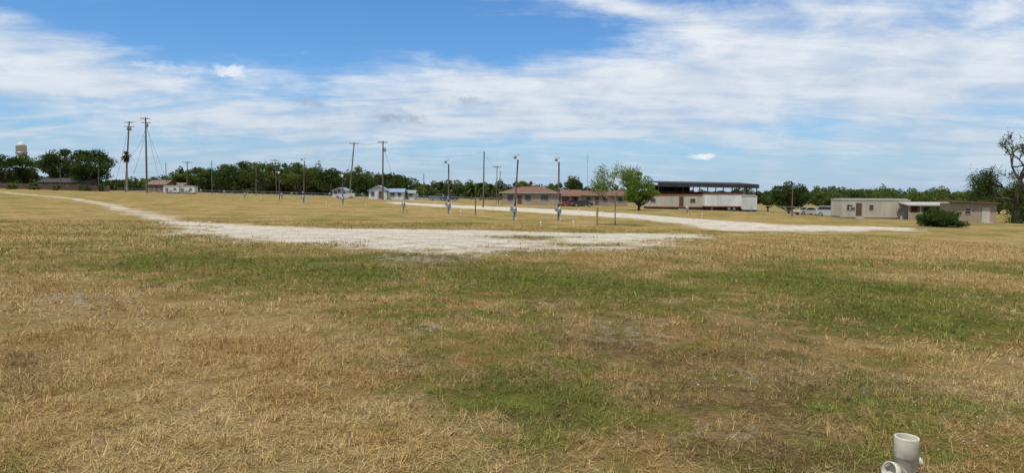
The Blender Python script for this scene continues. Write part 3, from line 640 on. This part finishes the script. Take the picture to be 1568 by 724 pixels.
g['roof'].add([(-hw-.4,-.5,2.95),(hw+.3,-.5,2.72),(hw+.3,3.9,2.75),(-hw-.4,3.9,3.0),(-hw-.4,-.5,3.1),(hw+.3,-.5,2.87),(hw+.3,3.9,2.9),(-hw-.4,3.9,3.15)],[(3,2,1,0),(4,5,6,7),(0,1,5,4),(1,2,6,5),(2,3,7,6),(3,0,4,7)],brn)
door(g,1.6,m=tan2); window(g,-.8,1.3,.7,.7); g.make("tan_shed",D(1491,dep),-.12)
def ac(px,dep,z):
    g=Grp(); g['casing'].b2(-.35,.35,-.4,.0,z,z+.5,trim)
    for k in range(5): g['grille'].b2(-.3,.3,-.42,-.402,z+.06+k*.08,z+.09+k*.08,blk)
    g['bracket'].b2(-.3,-.25,-.35,0,z-.25,z-.002,steel); g['bracket'].b2(.25,.3,-.35,0,z-.25,z-.002,steel); g.make("window_air_conditioner",D(px,dep))
ac(1304,106.3,1.3); ac(1376,106.8,1.3)
def smallhouse(name,px,dep,wpx,wh,rh,wall,roofm,ridge='x'):
    g=Grp(); hw=wpx/2*dep/F; g['walls'].b2(-hw,hw,0,6,-.3,wh,wall); gable(g,-hw,hw,0,6,wh,rh,roofm,wall,.4,'roof',ridge)
    window(g,-hw*.55,.9,1,.9); window(g,hw*.6,.9,1,.9); door(g,0); g.make(name,D(px,dep),random.uniform(-.1,.1))
rsh=mat("faded_roof",(0.17,0.12,0.09),.9,.2,2)
smallhouse("brown_house",240,208,28,2.4,1.2,mat("brown_wall",(0.2,0.13,0.08)),rsh); smallhouse("small_house",266,212,24,2.0,.9,tan,rsh); smallhouse("small_house",520,200,22,1.9,.8,wht,blr,'y'); smallhouse("small_house",622,186,24,1.7,.7,wht,greyp)
smallhouse("dark_roof_house",100,218,80,2.4,1.2,mat("dark_wall",(0.08,0.06,0.05)),mat("charcoal_roof",(0.05,0.045,0.045)))
for px in(286,262): trailer("travel_trailer",D(px,185+px*.02),4.2,2.2,.45,1.5,wht,trim,wins=[(-1.2,1.0,.7,.5),(1.1,1.0,.7,.5)],doors=(),ribs=False)
def boardfence(name,pa_,da,pb_,db,h,m):
    a=D(pa_,da); b_=D(pb_,db); L=(b_-a).length; yaw=math.atan2(b_.y-a.y,b_.x-a.x); g=Grp(); k=int(L/.4); sl=(b_.z-a.z)/L
    for i in range(k): x=L*(i+.5)/k; g['boards'].b2(x-.18,x+.18,-.03,0,x*sl,h+x*sl+.05*math.sin(i*7),m)
    for i in range(int(L/2.5)): x=i*2.5; g['posts'].b2(x-.06,x+.06,.002,.12,x*sl-.1,h+x*sl+.1,wood)
    g.make(name,a,yaw)
boardfence("wooden_fence",-60,212,168,200,1.7,mat("fence_board",(0.085,0.060,0.045),.9,.4,1))
for px_ in (20,52,88,128,158,-20):
    TD("roadside_bush",px_,198+px_*.02,random.uniform(276,281),random.uniform(14,24),lf_mid,leaf=.35,trunk=.02,seed=px_+200,ncl=16,per=60,dome=True)
def chain(name,pts,h=1.3,gap=3.0):
    g=Grp(); o_=pts[0]
    for a,b_ in zip(pts,pts[1:]):
        L=(b_-a).length; k=max(1,int(L/gap))
        for i in range(k+1): q=a.lerp(b_,i/k)-o_; g['posts'].tube([tuple(q-Vector((0,0,.1))),tuple(q+Vector((0,0,h)))],.035,steel,6)
        for z in(h,h*.5,.08): g['rails'].tube([tuple(a-o_+Vector((0,0,z))),tuple(b_-o_+Vector((0,0,z)))],.02,steel,5,False)
        kk=int(L/.6)
        for i in range(kk): 
            q=a.lerp(b_,i/kk)-o_; r_=a.lerp(b_,min(1,(i+1.6)/kk))-o_
            g['mesh_wire'].tube([tuple(q),tuple(r_+Vector((0,0,h)))],.006,steel,3,False); g['mesh_wire'].tube([tuple(r_),tuple(q+Vector((0,0,h)))],.006,steel,3,False)
    g.make(name,o_)
chain("chain_link_fence",[D(1150,128),D(1220,124),D(1300,120)]); chain("chain_link_fence",[D(180,190),D(330,185),D(480,182),D(600,170)],1.2,4); chain("chain_link_fence",[D(600,168),D(760,160),D(990,158)],1.2,4)
def car(px,dep,col,name,L=4.6,Hh=1.5,yaw=0,suv=False,pick=False):
    m=mat("car_paint_%s"%name+str(px),col,.3,.05,1,spec=.6); g=Grp(); h=L/2; k=Hh/1.5
    body=[(-h,.35),(-h+.05,.75*k),(-h+1.0,.88*k),(h-.9,.9*k),(h-.08,.82*k),(h,.4),(h-.35,.25),(-h+.3,.25)]
    g['body'].prism(body,-.88,.88,m)
    if pick: cab=[(-h+1.1,.86*k),(-h+1.7,1.5*k),(.4,1.5*k),(.55,.88*k)]; g['bed'].b2(.6,h-.05,-.9,-.82,.88*k,1.1*k,m); g['bed'].b2(.6,h-.05,.82,.9,.88*k,1.1*k,m)
    elif suv: cab=[(-h+.95,.87*k),(-h+1.5,1.5*k),(h-.45,1.48*k),(h-.12,.88*k)]
    else: cab=[(-h+1.05,.87*k),(-h+1.85,1.42*k),(h-1.5,1.42*k),(h-.7,.88*k)]
    g['cabin'].prism(cab,-.76,.76,m)
    c=sum(x for x,_ in cab)/4; zc_=sum(z for _,z in cab)/4+.03; wn=[(c+(x-c)*.87,zc_+(z-zc_)*.72) for x,z in cab]
    g['side_windows'].prism(wn,-.772,-.762,gls); g['side_windows'].prism(wn,.762,.772,gls)
    (xa,za),(xb,zb)=cab[0],cab[1]; g['windscreen'].add([(xa+.03,-.68,za+.07),(xa+.03,.68,za+.07),(xb-.05,.66,zb-.02),(xb-.05,-.66,zb-.02)],[(0,1,2,3)],gls)
    for x in(-h+.85,h-.85):
        for y in(-.9,.7): g['wheels'].tube([(x,y,.33),(x,y+.2,.33)],.33,blk,18); g['hubs'].tube([(x,y-.01 if y<0 else y+.2,.33),(x,y if y<0 else y+.21,.33)],.19,steel,12)
    g['lights'].b2(-h-.01,-h+.08,-.8,-.5,.6,.72,lampw); g['lights'].b2(-h-.01,-h+.08,.5,.8,.6,.72,lampw); g['lights'].b2(h-.05,h+.01,-.8,-.55,.6,.75,rust)
    g['bumper'].b2(-h-.06,-h+.1,-.8,.8,.34,.5,blk); g['bumper'].b2(h-.1,h+.06,-.8,.8,.34,.5,blk)
    g.make(name,D(px,dep),yaw)
car(687,178,(0.02,0.025,0.035),"parked_car",4.9,1.6,.1,suv=True); car(892,146,(0.03,0.03,0.035),"parked_car",4.4,1.5,0)
car(1271,116,(0.35,0.36,0.38),"parked_suv",4.4,1.7,2.6,suv=True); car(528,184,(0.5,0.5,0.48),"pickup_truck",5.3,1.8,.1,pick=True); car(872,148,(0.25,0.05,0.03),"parked_car",4.3,1.5,.3)
car(1236,121,(0.4,0.4,0.38),"parked_car",4.3,1.4,.2); car(672,182,(0.1,0.12,0.16),"pickup_truck",5.2,1.7,3.1,pick=True)
# ------------------------------------------------------------ water tower
dep=520; p=D(35,dep); s=dep/F; zt=Zt(35,217,dep)-p.z; zb=Zt(35,235,dep)-p.z; r_=7.2*s; g=Grp()
hh=zt-zb
g['tank'].lathe((0,0,zb),[(.6,-hh*.25),(r_*.7,-hh*.12),(r_,.0),(r_,hh*.62),(r_*1.03,hh*.63),(r_*.5,hh*.85),(.3,hh),(0,hh*1.02)],tankw,28)
g['catwalk'].lathe((0,0,zb),[(r_,0),(r_*1.12,0),(r_*1.12,.9),(r_*1.1,.9)],steel,28)
for k in range(6):
    a=k*math.pi/3+.2; g['legs'].tube([(r_*1.35*math.cos(a),r_*1.35*math.sin(a),-.2),(r_*.95*math.cos(a),r_*.95*math.sin(a),zb+.5)],.35,tankw,8)
    b2_=a+math.pi/3
    for z_a in(.33,.66): g['bracing'].tube([(r_*(1.35-.4*z_a)*math.cos(a),r_*(1.35-.4*z_a)*math.sin(a),zb*z_a),(r_*(1.35-.4*z_a)*math.cos(b2_),r_*(1.35-.4*z_a)*math.sin(b2_),zb*z_a)],.15,tankw,6)
g['riser'].tube([(0,0,-.2),(0,0,zb-hh*.2)],.7,tankw,12); g.make("water_tower",p)
p=D(899,230); g=Grp(); h=Zt(899,238,230)-p.z; g['mast'].tube([(0,0,0),(0,0,h)],[.09,.05],steel,6)
for k in range(4): g['elements'].tube([(-.7,0,h-.3-.5*k),(.7,0,h-.3-.5*k)],.03,steel,5)
g.make("antenna_mast",p)
# ------------------------------------------------------------ PVC clean-out foreground
def ring(mb,p0,axis,prof,m,nseg=40):
    ax=Vector(axis).normalized(); a=ax.orthogonal().normalized(); b_=ax.cross(a); V=[];Fs=[]
    for r,z in prof:
        for k in range(nseg):
            t=2*math.pi*k/nseg; V.append(tuple(Vector(p0)+ax*z+(a*math.cos(t)+b_*math.sin(t))*r))
    for i in range(len(prof)-1):
        for k in range(nseg): k2=(k+1)%nseg; Fs.append((i*nseg+k,i*nseg+k2,(i+1)*nseg+k2,(i+1)*nseg+k))
    mb.add(V,Fs,m,True)
dp=4.12; p=D(1403,dp); zt=Zt(1403,668,dp)-p.z; R=.066; g=Grp()
pvcf=mat("pvc_cleanout",(0.48,0.44,0.35),.45,.28,9,spec=.4); ins=mat("pipe_inside",(0.10,0.085,0.06),.9)
ring(g['riser_pipe'],(0,0,0),(.02,0,1),[(R*.93,-.1),(R*.93,zt-.13),(R*1.0,zt-.125),(R*1.04,zt-.12),(R*1.04,zt-.008),(R*1.02,zt),(R*.90,zt),(R*.88,zt-.004),(R*.88,zt-.11),(R*.8,zt-.115),(R*.8,-.08)],pvcf)
ring(g['pipe_bottom'],(0,0,.02),(0,0,1),[(0.001,0),(R*.8,0)],ins)
ring(g['wye_branch'],(-.03,-.02,.045),(-.85,-.25,.25),[(R*.7,0),(R*.7,.05),(R*.85,.052),(R*.85,.10),(R*.75,.101),(R*.72,.06),(0.001,.06)],pvcf)
ring(g['side_lug'],(.045,0,.10),(.9,-.1,.35),[(.026,0),(.026,.03),(.032,.031),(.032,.05),(.026,.055),(.001,.055)],pvcf)
g.make("pvc_sewer_cleanout",p)
